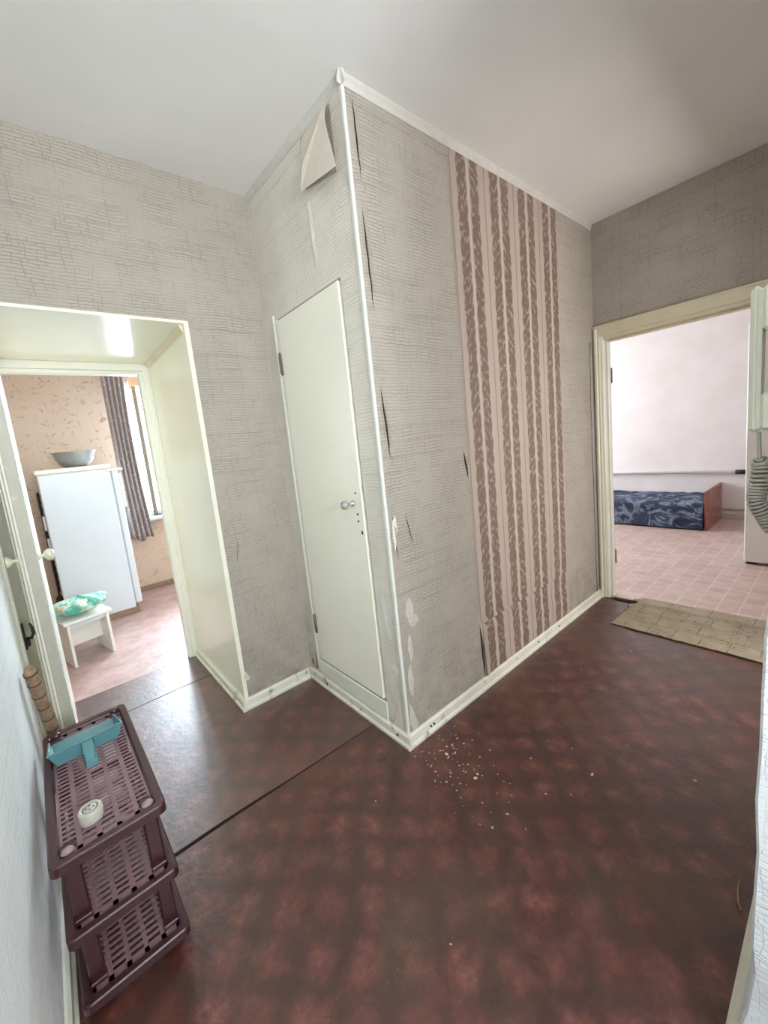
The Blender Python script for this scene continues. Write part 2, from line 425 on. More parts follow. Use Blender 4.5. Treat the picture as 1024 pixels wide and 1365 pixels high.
def empty(name, loc=(0, 0, 0), rz=0.0, label=None, cat=None, kind=None, group=None):
    o = bpy.data.objects.new(name, None); C.objects.link(o); o.location = loc; o.rotation_euler = (0, 0, rz); o.empty_display_size = .1
    return tag(o, label, cat, group, kind)

W = 1.976; YK = 0.785; XO = -0.395; ZO = 1.888; H = 2.5; XL = -1.16; YB = -2.7
# ------------------------------------------------------------ shell
fl = struct(MB().box((-2.2, YB-.1, -.12), (5.0, 3.9, -.004)).build('floor', M_subfloor), 'bare dark subfloor under the linoleum sheets')
def sheet(pts, mat, z0=-.0035, z1=0.0, label=None, lift=None):
    b = MB(); n = len(pts)
    zs = lift or [0]*n
    top = [(p[0], p[1], z1+zs[k]) for k, p in enumerate(pts)]; bot = [(p[0], p[1], z0+zs[k]) for k, p in enumerate(pts)]
    b.quad(*top)
    for k in range(n): b.quad(bot[k], bot[(k+1) % n], top[(k+1) % n], top[k])
    o = b.build('linoleum_sheet', mat, fl)
    if label: o['label'] = label
    return o
sheet([(-1.2, YB), (1.99, YB), (1.99, -1.2), (1.985, .05), (.05, .05), (.05, .213), (-.034, .213), (-.40, .219), (-.66, .226), (-.87, .226), (-1.2, .232)], M_lino)
ed = [(.05, .216), (-.034, .216), (-.2, .220), (-.40, .226), (-.66, .238), (-.87, .240), (-1.2, .246)]
pts = [(.05, .9)] + ed[0:1] + ed[1:] + [(-1.2, 1.262), (-.9, 1.262), (-.6, 1.275), (-.42, 1.270), (-.36, 1.27), (-.36, .9)]
sheet(pts, M_lino_gloss, lift=[0, 0, 0, .001, .001, .003, .002, .001, 0, 0, .001, 0, 0, 0])
sheet([(-.36, 1.276), (-.42, 1.277), (-.6, 1.282), (-.9, 1.268), (-1.2, 1.268), (-1.2, 1.62), (-.36, 1.62)], M_lino_gloss)
sheet([(-2.15, 1.621), (1.5, 1.621), (1.5, 3.6), (-2.15, 3.6)], M_kit, label='pinkish kitchen linoleum')
sheet([(1.993, -2.2), (4.95, -2.2), (4.95, 2.9), (2.03, 2.9), (2.03, .05), (1.993, .05)], M_bedfloor, label='pink linoleum printed with small pale-edged squares')
# ceilings
cl = MB()
cl.box((-.2, YB-.1, H), (5.0, 0, H+.1)).box((XL-.1, YB-.1, H), (-.2, 0, H+.1))
cl.quad((XL-.1, 0, H), (XL-.1, YK, H+.018), (0.1, YK, H+.018), (0.1, 0, H)).quad((XL-.1, 0, H+.1), (0.1, 0, H+.1), (0.1, YK, H+.118), (XL-.1, YK, H+.118))
cl.box((-2.2, YK, H+.018), (1.6, 3.9, H+.118)).box((1.9, 0, H), (5.0, 3.1, H+.1))
struct(cl.build('ceiling', M_ceil), 'uneven grey-white painted ceiling')
# closet face x = 0 with door hole
DY0, DY1, DZ0, DZ1 = .122, .668, .145, 1.905
b = MB()
b.box((0, .002, 0), (.08, DY0, H+.02)).box((0, DY1, 0), (.08, YK, H+.02)).box((0, DY0, DZ1), (.08, DY1, H+.02)).box((0, DY0, 0), (.08, DY1, DZ0))
b.box((.3, 0.1, 0), (.34, YK, H))
wc = struct(b.build('wall_closet', M_paper_lit), 'stone-patterned wallpaper around the closet door')
wr = struct(MB().box((.0006, 0, 0), (.08, .0016, H+.01)).box((.08, 0, 0), (W+.1, .1, H+.01)).box((W, .1, 0), (W+.1, .3, H)).build('wall_corridor', M_paper), 'stone-patterned wallpaper wall with a striped strip')
# kitchen wall block and header
b = MB().box((XO+.02, YK, 0), (0.08, 1.6, H+.03)).box((XL-.1, YK, ZO+.012), (XO+.02, 1.6, H+.03)).box((0.08, 1.5, 0), (1.5, 1.6, H+.1)).box((-2.2, 1.5, 0), (XL-.12, 1.6, H+.1))
wk = struct(b.build('wall_kitchen', M_paper), 'stone-patterned wallpaper wall around the kitchen passage')
b = MB().box((XO, YK-.004, 0), (XO+.02, 1.6, ZO+.012)).box((XL, YK-.004, ZO), (XO, 1.6, ZO+.012))
struct(b.build('trim_1', M_creamdoor), 'glossy cream panels lining the kitchen passage')
# corner batten under the head of the passage
struct(MB().prism([(0, 0), (-.02, 0), (0, -.035)], (XO, YK+.02, ZO), (XO, 1.57, ZO), (1, 0, 0), (0, 0, 1)).build('trim_2', M_casing), 'stained batten in the upper corner of the passage')
# left wall: wallpapered to the passage, then painted
wl = struct(MB().box((XL-.1, YB, 0), (XL, YK+.02, H+.03)).build('wall_left', M_stucco), 'pale embossed wallpaper wall beside the shoe rack')
struct(MB().box((XL-.1, YK+.025, 0), (XL-.004, 1.6, H+.03)).build('wall_passage', M_creamdoor), 'cream painted side wall of the kitchen passage')
struct(MB().box((XL, .775, .05), (XL+.012, .80, 2.0), .002).build('trim_3', M_greyband), 'grey painted edge strip where the wallpaper ends')
# kitchen room
b = MB(); wx0, wx1, wz0, wz1 = -.41, 1.02, .76, 2.14
b.box((-2.2, 3.55, 0), (wx0, 3.75, H+.05)).box((wx1, 3.55, 0), (1.6, 3.75, H+.05)).box((wx0, 3.55, 0), (wx1, 3.75, wz0)).box((wx0, 3.55, wz1), (wx1, 3.75, H+.05))
struct(b.build('wall_kitchen_back', M_kitpaper), 'beige kitchen wallpaper with brown squiggles')
struct(MB().box((-2.2, 1.6, 0), (-2.1, 3.55, H+.05)).build('wall_kitchen_left', M_kitpaper), 'beige kitchen side wall')
struct(MB().box((1.5, 1.5, 0), (1.6, 3.55, H+.05)).build('wall_kitchen_right', M_kitpaper), 'beige kitchen side wall past the window')
wn = struct(empty('window_1', (0, 0, 0)), 'white kitchen window half hidden by curtains')
b = MB()
f = .05
b.box((wx0, 3.63, wz0), (wx0+f, 3.68, wz1), .005).box((wx1-f, 3.63, wz0), (wx1, 3.68, wz1), .005).box((wx0, 3.63, wz0), (wx1, 3.68, wz0+f), .005).box((wx0, 3.63, wz1-f), (wx1, 3.68, wz1), .005)
b.build('window_frame', M_white, wn)
MB().box((-.150, 3.60, wz0), (-.112, 3.70, wz1), .004).build('mullion', M_hinge, wn)
MB().box((wx0+f, 3.65, wz0+f), (-.145, 3.654, wz1-f)).build('pane', M_glass, wn)
MB().box((-.115, 3.65, wz0+f), (wx1-f, 3.654, wz1-f)).build('pane', M_glass, wn)
MB().box((wx0-.05, 3.44, wz0-.035), (wx1+.05, 3.64, wz0), .008).build('window_sill', M_white, wn)
struct(MB().box((-.26, 3.50, 2.10), (wx1+.1, 3.515, 2.42), .003).build('trim_4', M_orange), 'peach pelmet board above the kitchen window')
struct(MB().box((-2.1, 3.535, 0), (1.5, 3.55, .05), .003).build('baseboard_kitchen', M_board), 'brown kitchen skirting')
# bedroom wall x = W
OY0, OY1, OZ = -.93, -.02, 1.80
b = MB().box((W, -1.3, 0), (W+.1, OY0, H+.01)).box((W, OY1, 0), (W+.1, 0, H+.01)).box((W, OY0, OZ), (W+.1, OY1, H+.01)).box((W, -2.3, 0), (W+.1, -1.3, H)).box((W, .3, 0), (W+.1, 3.1, H))
struct(b.build('wall_bedroom_door', M_paper), 'stone-patterned wallpaper above the bedroom doorway')
b = MB().box((4.9, -2.3, 0), (5.0, 3.1, H+.05))
struct(b.build('wall_bedroom_far', M_bedpaper), 'plain pinkish-white bedroom wallpaper')
struct(MB().box((W+.1, -2.3, 0), (4.9, -2.2, H+.05)).build('wall_bedroom_right', M_bedpaper), 'plain bedroom side wall')
b = MB().box((W+.1, 2.85, 0), (2.6, 3.0, H+.05)).box((4.5, 2.85, 0), (4.9, 3.0, H+.05)).box((2.6, 2.85, 0), (4.5, 3.0, .7)).box((2.6, 2.85, 2.2), (4.5, 3.0, H+.05))
struct(b.build('wall_bedroom_window', M_bedpaper), 'bedroom window wall')
struct(MB().box((4.885, -2.2, 0), (4.9, 2.85, .05), .003).build('baseboard_bedroom', M_casing), 'cream bedroom skirting')
# wall at the right edge of the frame: wallpapered, flaring out low down
def wy(z): return -1.034 - .022*min(1, max(0, (z-.03)/.2)) - .022*min(1, max(0, (z-.8)/.5)) + .0022*math.sin(z*23) + .0016*math.sin(z*61+1)
SX0, SX1, SZ = .70, 1.70, 2.08  # assumed doorway, added to let the side fill into the corridor
b = MB()
zs = [0, .05, .1, .15, .2, .25, .3, .4, .5, .6, .7, .8, .9, 1., 1.1, 1.2, 1.4, 1.8, SZ, 2.2, H+.01]
for z0, z1 in zip(zs, zs[1:]):
    b.quad((-.15, YB, z0), (-.15, YB, z1), (-.15, wy(z1)-.004, z1), (-.15, wy(z0)-.004, z0))
    b.quad((-.15, wy(z0)-.004, z0), (-.15, wy(z1)-.004, z1), (-.145, wy(z1), z1), (-.145, wy(z0), z0))
    for xa, xb in (((-.145, SX0), (SX1, W)) if z0 < SZ-.01 else ((-.145, W),)):
        b.quad((xa, wy(z0), z0), (xa, wy(z1), z1), (xb, wy(z1), z1), (xb, wy(z0), z0))
        b.quad((xa, -1.2, z0), (xb, -1.2, z0), (xb, -1.2, z1), (xa, -1.2, z1))
    if z0 < SZ-.01:
        b.quad((SX0, -1.2, z0), (SX0, -1.2, z1), (SX0, wy(z1), z1), (SX0, wy(z0), z0))
        b.quad((SX1, -1.2, z0), (SX1, wy(z0), z0), (SX1, wy(z1), z1), (SX1, -1.2, z1))
b.quad((SX0, -1.2, SZ), (SX1, -1.2, SZ), (SX1, wy(SZ), SZ), (SX0, wy(SZ), SZ))
b.box((-.14, YB, 0), (-.05, -1.2, H)).box((-.05, YB, 0), (W, YB+.02, H))
struct(b.build('wall_right', M_stucco), 'corner of a pale embossed wall beside the camera')
# back wall with an opening added for the entry fill light
b = MB().box((XL-.1, YB-.1, 0), (-1.06, YB, H)).box((-.26, YB-.1, 0), (0, YB, H)).box((-1.06, YB-.1, 2.12), (-.26, YB, H)).box((-1.06, YB-.1, 0), (-.26, YB, 1.2))
struct(b.build('wall_back', M_paper_lit), 'entry end wall behind the camera')

# ------------------------------------------------------------ skirting, cornice strip, corner bead
prof = [(0, 0), (.020, 0), (.021, .012), (.014, .020), (.013, .050), (.006, .058), (0, .058)]
def skirt(name, p0, p1, out, label):
    return struct(MB().prism(prof, p0, p1, out, (0, 0, 1)).build(name, M_base), label)
sk1 = skirt('baseboard_closet', (0, -.0200, 0), (0, YK, 0), (-1, 0, 0), 'chipped cream skirting under the closet door')
sk2 = skirt('baseboard_corridor', (W, 0, 0), (-.0005, 0, 0), (0, -1, 0), 'scuffed cream skirting under the striped wallpaper')
sk3 = skirt('baseboard_kitchen_wall', (-.021, YK, 0), (XO-.005, YK, 0), (0, -1, 0), 'cream skirting left of the closet')
skirt('baseboard_passage', (XO, YK-.02, 0), (XO, 1.58, 0), (-1, 0, 0), 'cream skirting inside the kitchen passage')
skirt('baseboard_left', (XL, -2.6, 0), (XL, .77, 0), (1, 0, 0), 'cream skirting behind the shoe rack')
skirt('baseboard_right', (-.13, -1.036, 0), (SX0, -1.036, 0), (0, 1, 0), 'cream skirting at the foot of the nearest wall')
for (x, y, par, dx, dy) in ((-.0147, .055, sk1, 1, 0), (-.0147, .60, sk1, 1, 0), (.12, -.0147, sk2, 0, 1), (.14, -.0147, sk2, 0, 1), (1.05, -.0147, sk2, 0, 1), (1.30, -.0147, sk2, 0, 1)):
    Mx = Matrix.Translation((x, y, .034)) @ (Matrix.Rotation(PI/2, 4, 'Y') if dx else Matrix.Rotation(PI/2, 4, 'X'))
    MB().lathe([(.0001, -.003), (.0045, -.003), (.0045, .003), (.0001, .003)], 10, Mx).build('nail_head', M_dark, par)
cove = [(0, 0), (.010, 0), (.034, -.026), (.034, -.034), (0, -.0)]
cprof = [(0, 0), (.014, 0), (.011, -.008), (.004, -.018), (.002, -.034), (0, -.034)]
struct(MB().prism(cprof, (0, -.02, H+.001), (0, YK, H+.019), (-1, 0, 0), (0, 0, 1)).build('trim_5', M_strip), 'whitewashed strip between closet wall and ceiling')
struct(MB().prism(cprof, (W, 0, H+.001), (-.02, 0, H+.001), (0, -1, 0), (0, 0, 1)).build('trim_6', M_strip), 'whitewashed strip between corridor wall and ceiling')
b = MB()
n = 40
for k in range(n):
    z0 = .055+(H-.09)*k/n; z1 = .055+(H-.09)*(k+1)/n
    w0 = .008+.002*noise.noise((0, 0, z0*5)); w1 = .008+.002*noise.noise((0, 0, z1*5))
    for (a, c) in (((-.003, w0*1.5), (-.003, w1*1.5)),):
        pass
    P0 = [(.0, w0*1.6), (-.004, w0*1.5), (-.0055, 0), (-.004, -.004), (0, -.0055), (w0*.9, -.004), (w0, 0)]
    P1 = [(.0, w1*1.6), (-.004, w1*1.5), (-.0055, 0), (-.004, -.004), (0, -.0055), (w1*.9, -.004), (w1, 0)]
    for i in range(len(P0)-1):
        b.quad((*P0[i], z0), (*P0[i+1], z0), (*P1[i+1], z1), (*P1[i], z1), sm=True)
struct(b.build('trim_7', M_bead), 'white painted corner bead of the closet')

# ------------------------------------------------------------ closet door
d1 = struct(empty('door_1', (0, 0, 0)), 'narrow cream closet door with grey knob')
MB().box((-.006, .134, .157), (.026, .645, 1.898), .003).build('door_panel', M_creamdoor, d1)
b = MB().box((-.004, .650, .157), (.03, .668, 1.905), .002).box((-.007, .672, .10), (.0, .690, 1.93), .002)
b.box((.012, .122, .145), (.06, .130, 1.905)).box((.03, .122, 1.898), (.06, .668, 1.905))
b.build('door_frame', M_cream, d1)
MB().box((-.008, .118, .062), (.0, .670, .148), .003).build('kick_board', M_cream, d1)
MB().box((.055, .122, .145), (.075, .668, 1.905)).build('dark_recess', M_dark, d1)
Mk = Matrix.Translation((-.006, .195, 1.03)) @ Matrix.Rotation(-PI/2, 4, 'Y')
kn = MB().lathe([(.0135, 0), (.0135, .006), (.008, .010), (.0075, .028), (.014, .034), (.0195, .044), (.0175, .053), (.010, .058), (.0001, .059)], 24, Mk).build('knob', M_knobgrey, d1)
for z, r in ((1.075, .004), (.985, .005), (.955, .005)):
    MB().lathe([(.0001, -.001), (r, -.001), (r, .0015), (.0001, .0015)], 12, Matrix.Translation((-.0062, .172+.0*z, z)) @ Matrix.Rotation(PI/2, 4, 'Y')).build('screw_hole', M_dark, d1)
MB().box((-.0075, .150, .90), (-.0055, .158, .915)).build('keyhole', M_dark, d1)
for z in (1.70, .36):
    h = MB().box((-.009, .640, z-.045), (-.005, .668, z+.045), .002)
    h.tube([(-.011, .648, z-.05), (-.011, .648, z+.05)], .0055, 10)
    h.build('hinge', M_hinge, d1)
    MB().box((-.0105, .6455, z-.055), (-.004, .653, z-.028)).build('hinge_gap', M_dark, d1)
# rough torn paper bits beside the closet door and low on the corner
def scrap(name, plane, outline, mat, parent, lift=.0015, th=.0008, label=None):
    b = MB()
    cx = sum(p[0] for p in outline)/len(outline); cz = sum(p[1] for p in outline)/len(outline)
    def P(a, z, l): return (-l, a, z) if plane == 'x' else ((a, -l, z) if plane == 'y' else (a, YK-l, z))
    n = len(outline)
    for k in range(n):
        a, c = outline[k], outline[(k+1) % n]
        tri = [P(cx, cz, lift), P(a[0], a[1], lift*(.6+.8*random.random())), P(c[0], c[1], lift*(.6+.8*random.random()))]
        b.quad(*tri)
    o = b.build(name, mat, parent, thick=th)
    if label: o['label'] = label
    return o
def blob(cx, cz, rx, rz, n=14, j=.3):
    return [(cx+rx*math.cos(2*PI*k/n)*(1+j*(random.random()-.5)), cz+rz*math.sin(2*PI*k/n)*(1+j*(random.random()-.5))) for k in range(n)]
scrap('plaster_patch', 'y', blob(.072, .585, .024, .045), M_plaster, wr, label='pale bare plaster patch')
scrap('plaster_patch', 'y', blob(.088, .530, .030, .024), M_plaster, wr, .0021)
scrap('plaster_patch', 'y', blob(.056, .42, .013, .06), M_plaster, wr)
scrap('plaster_patch', 'y', blob(.042, .28, .015, .07), M_plaster, wr)
scrap('plaster_patch', 'y', [(.012, .10), (.02, .19), (.035, .16), (.06, .075), (.05, .062), (.03, .062)], M_plaster, wr)
scrap('torn_paper', 'y', [(.024, .96), (.045, .985), (.05, .93), (.035, .86), (.026, .84), (.022, .90)], M_back, wr, .003)
scrap('torn_paper', 'x', [(.02, .13), (.03, .19), (.055, .15), (.07, .09), (.09, .066), (.03, .064)], M_back, wc, .003)
scrap('torn_paper', 'x', [(.05, .60), (.07, .66), (.085, .60), (.07, .52), (.055, .46), (.04, .47), (.055, .53)], M_bead, wc, .002)
scrap('torn_paper', 'x', blob(.035, .34, .02, .02), M_bead, wc, .004)
scrap('torn_paper', 'k', [(-.385, .17), (-.375, .21), (-.355, .165), (-.36, .15), (-.375, .155)], M_back, wk, .012)
for (yy, zz, r1, r2) in ((.70, .13, .013, .035), (.712, .085, .01, .02), (.69, .25, .004, .03), (.682, .60, .003, .03), (.690, .42, .003, .05), (.75, .10, .012, .02)):
    scrap('chipped_edge', 'x', blob(yy, zz, r1, r2), M_board if r1 > .005 else M_dark, wc, .0012)

# paper edges standing open along the corner: strip with one lifted edge and dark slit behind
def slit(par, plane, pts, wmax, lift, side=1, mat=M_paper):
    """pts: (a, z) down the slit; paper on the side +side lifts"""
    n = len(pts)-1
    b = MB(); dk = MB()
    def P(a, z, l): return (-l, a, z) if plane == 'x' else ((a, -l, z) if plane == 'y' else (a, YK-l, z))
    for k in range(n):
        (a0, z0), (a1, z1) = pts[k], pts[k+1]
        s0 = math.sin(PI*k/n); s1 = math.sin(PI*(k+1)/n)
        wmax_ = wmax*.5
        dk.quad(P(a0-side*wmax_*s0, z0, .0008), P(a0+side*.002, z0, .0008), P(a1+side*.002, z1, .0008), P(a1-side*wmax_*s1, z1, .0008))
        b.quad(P(a0, z0, .0012+lift*s0), P(a0+side*.018, z0, .0012), P(a1+side*.018, z1, .0012), P(a1, z1, .0012+lift*s1))
    dk.build('paper_gap', M_dark, par, thick=.0004)
    b.build('paper_edge', mat, par, thick=.0005)
def line(a0, z0, a1, z1, n=8, j=.002): return [(a0+(a1-a0)*k/n+random.uniform(-j, j), z0+(z1-z0)*k/n) for k in range(n+1)]
slit(wr, 'y', line(.040, 2.44, .046, 2.20), .0045, .006)
slit(wr, 'y', line(.037, 2.10, .044, 1.75), .0045, .006)
slit(wr, 'y', line(.038, 1.47, .053, 1.20), .006, .008)
slit(wr, 'y', line(.032, .98, .040, .80), .003, .004)
slit(wr, 'y', line(.10, .98, .13, .85, 6, .001), .0015, .003)
slit(wc, 'x', line(.277, 2.28, .262, 1.96, 12), .003, .005, -1, M_paper_lit)
slit(wc, 'x', line(.75, 2.48, .735, 2.40, 5), .003, .004, -1, M_paper_lit)
slit(wc, 'x', line(.118, 1.15, .116, 1.04, 5), .003, .002, -1, M_paper_lit)
slit(wr, 'y', line(.505, 1.19, .527, 1.06, 8, .0), .008, .006)
slit(wr, 'y', line(.531, .335, .545, .06, 8, .001), .013, .012, 1, M_stripe)
slit(wk, 'k', line(-.300, .88, -.325, .76, 6, .002), .001, .004)
# peeled flap near the ceiling
bp_ = MB().quad((-.0012, .075, 2.463), (-.0012, .276, 2.468), (-.0012, .276, 2.285), (-.0012, .075, 2.24))  # exposed wall under the flap, its shade put in by the darker paper
o = bp_.build('shaded_bare_patch', M_paper, wc); 
A = [(-.003, .276, 2.470), (-.004, .20, 2.472), (-.006, .120, 2.470), (-.012, .070, 2.470)]
B = [(-.012, .276, 2.40), (-.022, .19, 2.40), (-.035, .125, 2.41), (-.045, .048, 2.40)]
E_ = [(-.018, .274, 2.31), (-.032, .21, 2.325), (-.048, .13, 2.34), (-.055, .045, 2.335)]
D = [(-.022, .262, 2.286), (-.040, .175, 2.262), (-.045, .095, 2.242), (-.050, .015, 2.216)]
fb = MB()
i = 0
rows = [A, B, E_, D]
fb.grid(3, 3, lambda u, v: rows[round(v*3)][round(u*3)])
fp = fb.build('peeled_flap', M_back, wc, thick=.0008, subsurf=2); fp['label'] = 'folded flap of wallpaper hanging loose under the ceiling'
fb = MB().quad((-.0465, .215, 2.33), (-.060, .040, 2.40), (-.058, .030, 2.32), (-.056, .006, 2.205), (-.030, .272, 2.268))
fb.build('folded_corner', M_back, wc, thick=.0008)

# ------------------------------------------------------------ striped strip of wallpaper
def xl(z): return .544 - .011*(2.47-z)/2.14 if z > .33 else .552
def xr(z): return 1.468 + .052*(z-.1)/2.38 + .012*math.sin(z*3.1)*0 + (.010 if z < .2 else 0)
b = MB().grid(24, 60, lambda u, v: ((lambda z: (xl(z)+(xr(z)-xl(z))*u, -.0018-.0012*max(0, noise.noise((u*4, v*9, 1.3))), z))(.33+(2.468-.33)*v)),
              lambda u, v: (u*3.92, .33+(2.468-.33)*v))
so = b.build('striped_wallpaper', M_stripe, wr); so['label'] = 'strip of beige wallpaper with brown leaf stripes'
b = MB().grid(24, 10, lambda u, v: ((lambda z: (xl(z)+(xr(z)-xl(z))*u, -.003-.010*max(0, 1-u*14)*(1-v), z))(.057+(.334-.057)*v)),
              lambda u, v: (u*3.92+.07, 5.02+.28*v))
so = b.build('striped_wallpaper_offcut', M_stripe, wr); so['label'] = 'short mismatched piece completing the striped strip at the floor'

# ------------------------------------------------------------ bedroom doorway casing
dc = struct(empty('door_2', (0, 0, 0)), 'cream-painted frame of the bedroom doorway')
def casing(y0, y1, z0, z1, x0, x1, nm='casing', mat=M_casing):
    return MB().box((x0, y0, z0), (x1, y1, z1), .004).build(nm, mat, dc)
casing(-.042, .010-.012, 0, 1.862, W-.022, W-.0005)
casing(-.030, -.012, 0, 1.85, W-.030, W-.021, 'casing_bead', M_cream)
casing(-.98, -.002, 1.795, 1.868, W-.0225, W-.0006)
casing(-.98, -.002, 1.855, 1.868, W-.031, W-.0215, 'casing_bead', M_casing)
casing(-.99, -.925, 0, 1.86, W-.022, W-.0005)
casing(-.060, -.020, 0, 1.80, W-.008, W+.108, 'jamb', M_cream)
casing(-.074, -.060, 0, 1.785, W+.035, W+.075, 'door_stop', M_cream)
casing(-.93, -.060, 1.775, 1.80, W-.008, W+.108, 'jamb_head', M_casing)
casing(-.93, -.060, 1.762, 1.775, W+.035, W+.075, 'door_stop', M_casing)
casing(-.935, -.905, 0, 1.80, W-.008, W+.108, 'jamb', M_cream)
for z in (1.55, .28):
    MB().box((W+.085, -.0625, z-.05), (W+.112, -.0585, z+.05), .001).tube([(W+.112, -.064, z-.05), (W+.112, -.064, z+.05)], .006, 8).build('hinge', M_hinge, dc)
# ragged threshold edge
scr = MB().box((W+.005, -.90, -.002), (W+.03, -.08, .004), .001)
struct(scr.build('trim_8', M_board), 'worn threshold between corridor and bedroom')

# ------------------------------------------------------------ kitchen door frame + leaf
kf = struct(empty('door_3', (0, 0, 0)), 'kitchen door opened back against the passage wall')
b = MB()
b.box((XO-.035, 1.59, 0), (XO+.0, 1.70, 1.85), .004).box((XO-.055, 1.60, 0), (XO-.03, 1.66, 1.83), .003).box((XO-.010, 1.575, 0), (XO+.0, 1.60, 1.87), .003)
b.box((XL, 1.59, 1.845), (XO, 1.70, 1.888), .004).box((XL, 1.60, 1.825), (XO, 1.66, 1.85), .003).box((XL, 1.59, 0), (XL+.035, 1.70, 1.85), .004)
b.build('door_frame', M_cream, kf)
MB().box((XL+.04, 1.60, 1.842), (XO-.03, 1.618, 1.858), .002).build('frame_groove', M_board, kf)
lf = empty('door_leaf', (-1.079, .85, 0), rad(0.6)); lf.parent = kf
MB().box((-.017, 0, .015), (.018, .74, 1.84), .002).build('leaf_panel', M_creamdoor, lf)
MB().box((-.0165, -.004, .015), (.0165, .001, 1.84), .001).build('leaf_edge', M_greyband, lf)
MB().box((-.026, -.006, .015), (-.017, .012, 1.84), .003).box((-.036, .002, .015), (-.027, .02, 1.84), .003).build('edge_bead', M_cream, lf)
MB().box((.018, -.002, .015), (.021, .02, 1.84), .001).build('edge_bead', M_white, lf)
for s, x in ((1, .021), (-1, -.036)):
    Mk = Matrix.Translation((x, .022, .975)) @ Matrix.Rotation(s*PI/2, 4, 'Y')
    MB().lathe([(.013, 0), (.013, .004), (.007, .008), (.0065, .016), (.012, .020), (.021, .027), (.0235, .036), (.020, .045), (.012, .050), (.0001, .051)], 20, Mk).build('knob', M_knobcream, lf)
# latch on the wall edge
lt = empty('door_latch', (XL+.013, .80, .70), 0, 'black iron latch hook on the wall edge above the straw broom', 'latch')
MB().box((0, -.012, -.05), (.006, .012, .05), .002).build('plate', M_metal_dark, lt)
MB().tube([(.004, 0, -.01), (.022, 0, -.012), (.030, 0, .005), (.028, 0, .03), (.024, 0, .045)], [.006, .006, .006, .005, .003], 8).build('hook', M_metal_dark, lt)
MB().box((.004, -.008, -.040), (.016, .008, -.018), .002).build('keeper', M_metal_dark, lt)

# ------------------------------------------------------------ cable by the bedroom casing
pts = [(1.905+.004*math.sin(z*4)+.003*math.sin(z*17), -.005, z) for z in [.06+.09*k for k in range(20)]]
cb = MB().tube(pts, .0035, 6).build('wall_cable', M_knobgrey)
tag(cb, 'thin grey cable running up the wall beside the bedroom doorway', 'cable')

# ------------------------------------------------------------ shoe rack
rk = empty('shoe_rack', (-1.014, .228, 0), rad(1.2), 'three-tier maroon plastic shoe rack with slotted shelves against the wall', 'rack')
RX, RY = .1185, .298
def rrect(x, y, r, n=6):
    P = []
    for (cx, cy, a0) in ((x-r, y-r, 0), (-x+r, y-r, 90), (-x+r, -y+r, 180), (x-r, -y+r, 270)):
        for k in range(n+1):
            a = rad(a0+90*k/n); P.append((cx+r*math.cos(a), cy+r*math.sin(a)))
    return P
def ring(b, loops):
    """loops: list of (outline, z) skinned in order and closed"""
    base = len(b.v); n = len(loops[0][0]); m_ = len(loops)
    for o_, z in loops: b.v += [(p[0], p[1], z) for p in o_]
    for k in range(m_):
        a = base+k*n; c = base+((k+1) % m_)*n
        for j in range(n): b.f.append((a+j, a+(j+1) % n, c+(j+1) % n, c+j)); b.smooth.append(False)
PX, PY = .082, .245
def rack_tray(zt):
    b = MB()
    o1 = rrect(RX, RY, .016); o2 = rrect(RX-.003, RY-.003, .015); i1 = rrect(RX-.022, RY-.022, .012); i2 = rrect(RX-.024, RY-.024, .012)
    ring(b, [(o1, zt-.024), (o1, zt-.003), (o2, zt), (rrect(RX-.018, RY-.018, .014), zt), (i1, zt-.004), (i2, zt-.010), (i2, zt-.013), (rrect(RX-.005, RY-.005, .024), zt-.005), (rrect(RX-.005, RY-.005, .024), zt-.024)])
    t = b.build('shelf_tray', M_maroon, rk)
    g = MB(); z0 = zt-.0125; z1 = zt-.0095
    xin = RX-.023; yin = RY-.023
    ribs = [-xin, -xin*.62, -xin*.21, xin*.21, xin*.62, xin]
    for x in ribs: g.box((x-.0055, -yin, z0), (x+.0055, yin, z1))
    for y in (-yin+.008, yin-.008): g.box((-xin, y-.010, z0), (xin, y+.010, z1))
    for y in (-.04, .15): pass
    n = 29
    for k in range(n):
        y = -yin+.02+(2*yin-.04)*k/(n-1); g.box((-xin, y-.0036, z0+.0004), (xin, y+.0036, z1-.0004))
    g.build('slotted_base', M_maroon_sheen, rk)
for zt in (.062, .243, .432): rack_tray(zt)
for sx in (-1, 1):
    for sy in (-1, 1):
        b = MB(); x, y = sx*PX, sy*PY
        for (z0, z1) in ((.0, .060), (.060, .240), (.240, .430)):
            b.box((x-.017, y-.010, z0), (x+.017, y+.010, z1), .004)
        for zt in (.060, .241):
            b.box((x-.018, y-.012, zt-.024), (x+.018, y+.012, zt+.003), .002)
        p = b.build('post', M_maroon, rk)
        MB().lathe([(.013, 0), (.014, .003), (.011, .008), (.006, .011), (.0001, .012)], 20, Matrix.Translation((x, y+sy*.022, .430)) @ Matrix.Diagonal((1, .75, 1, 1))).build('post_cap', M_maroon_cap if sy < 0 else M_maroon, p)
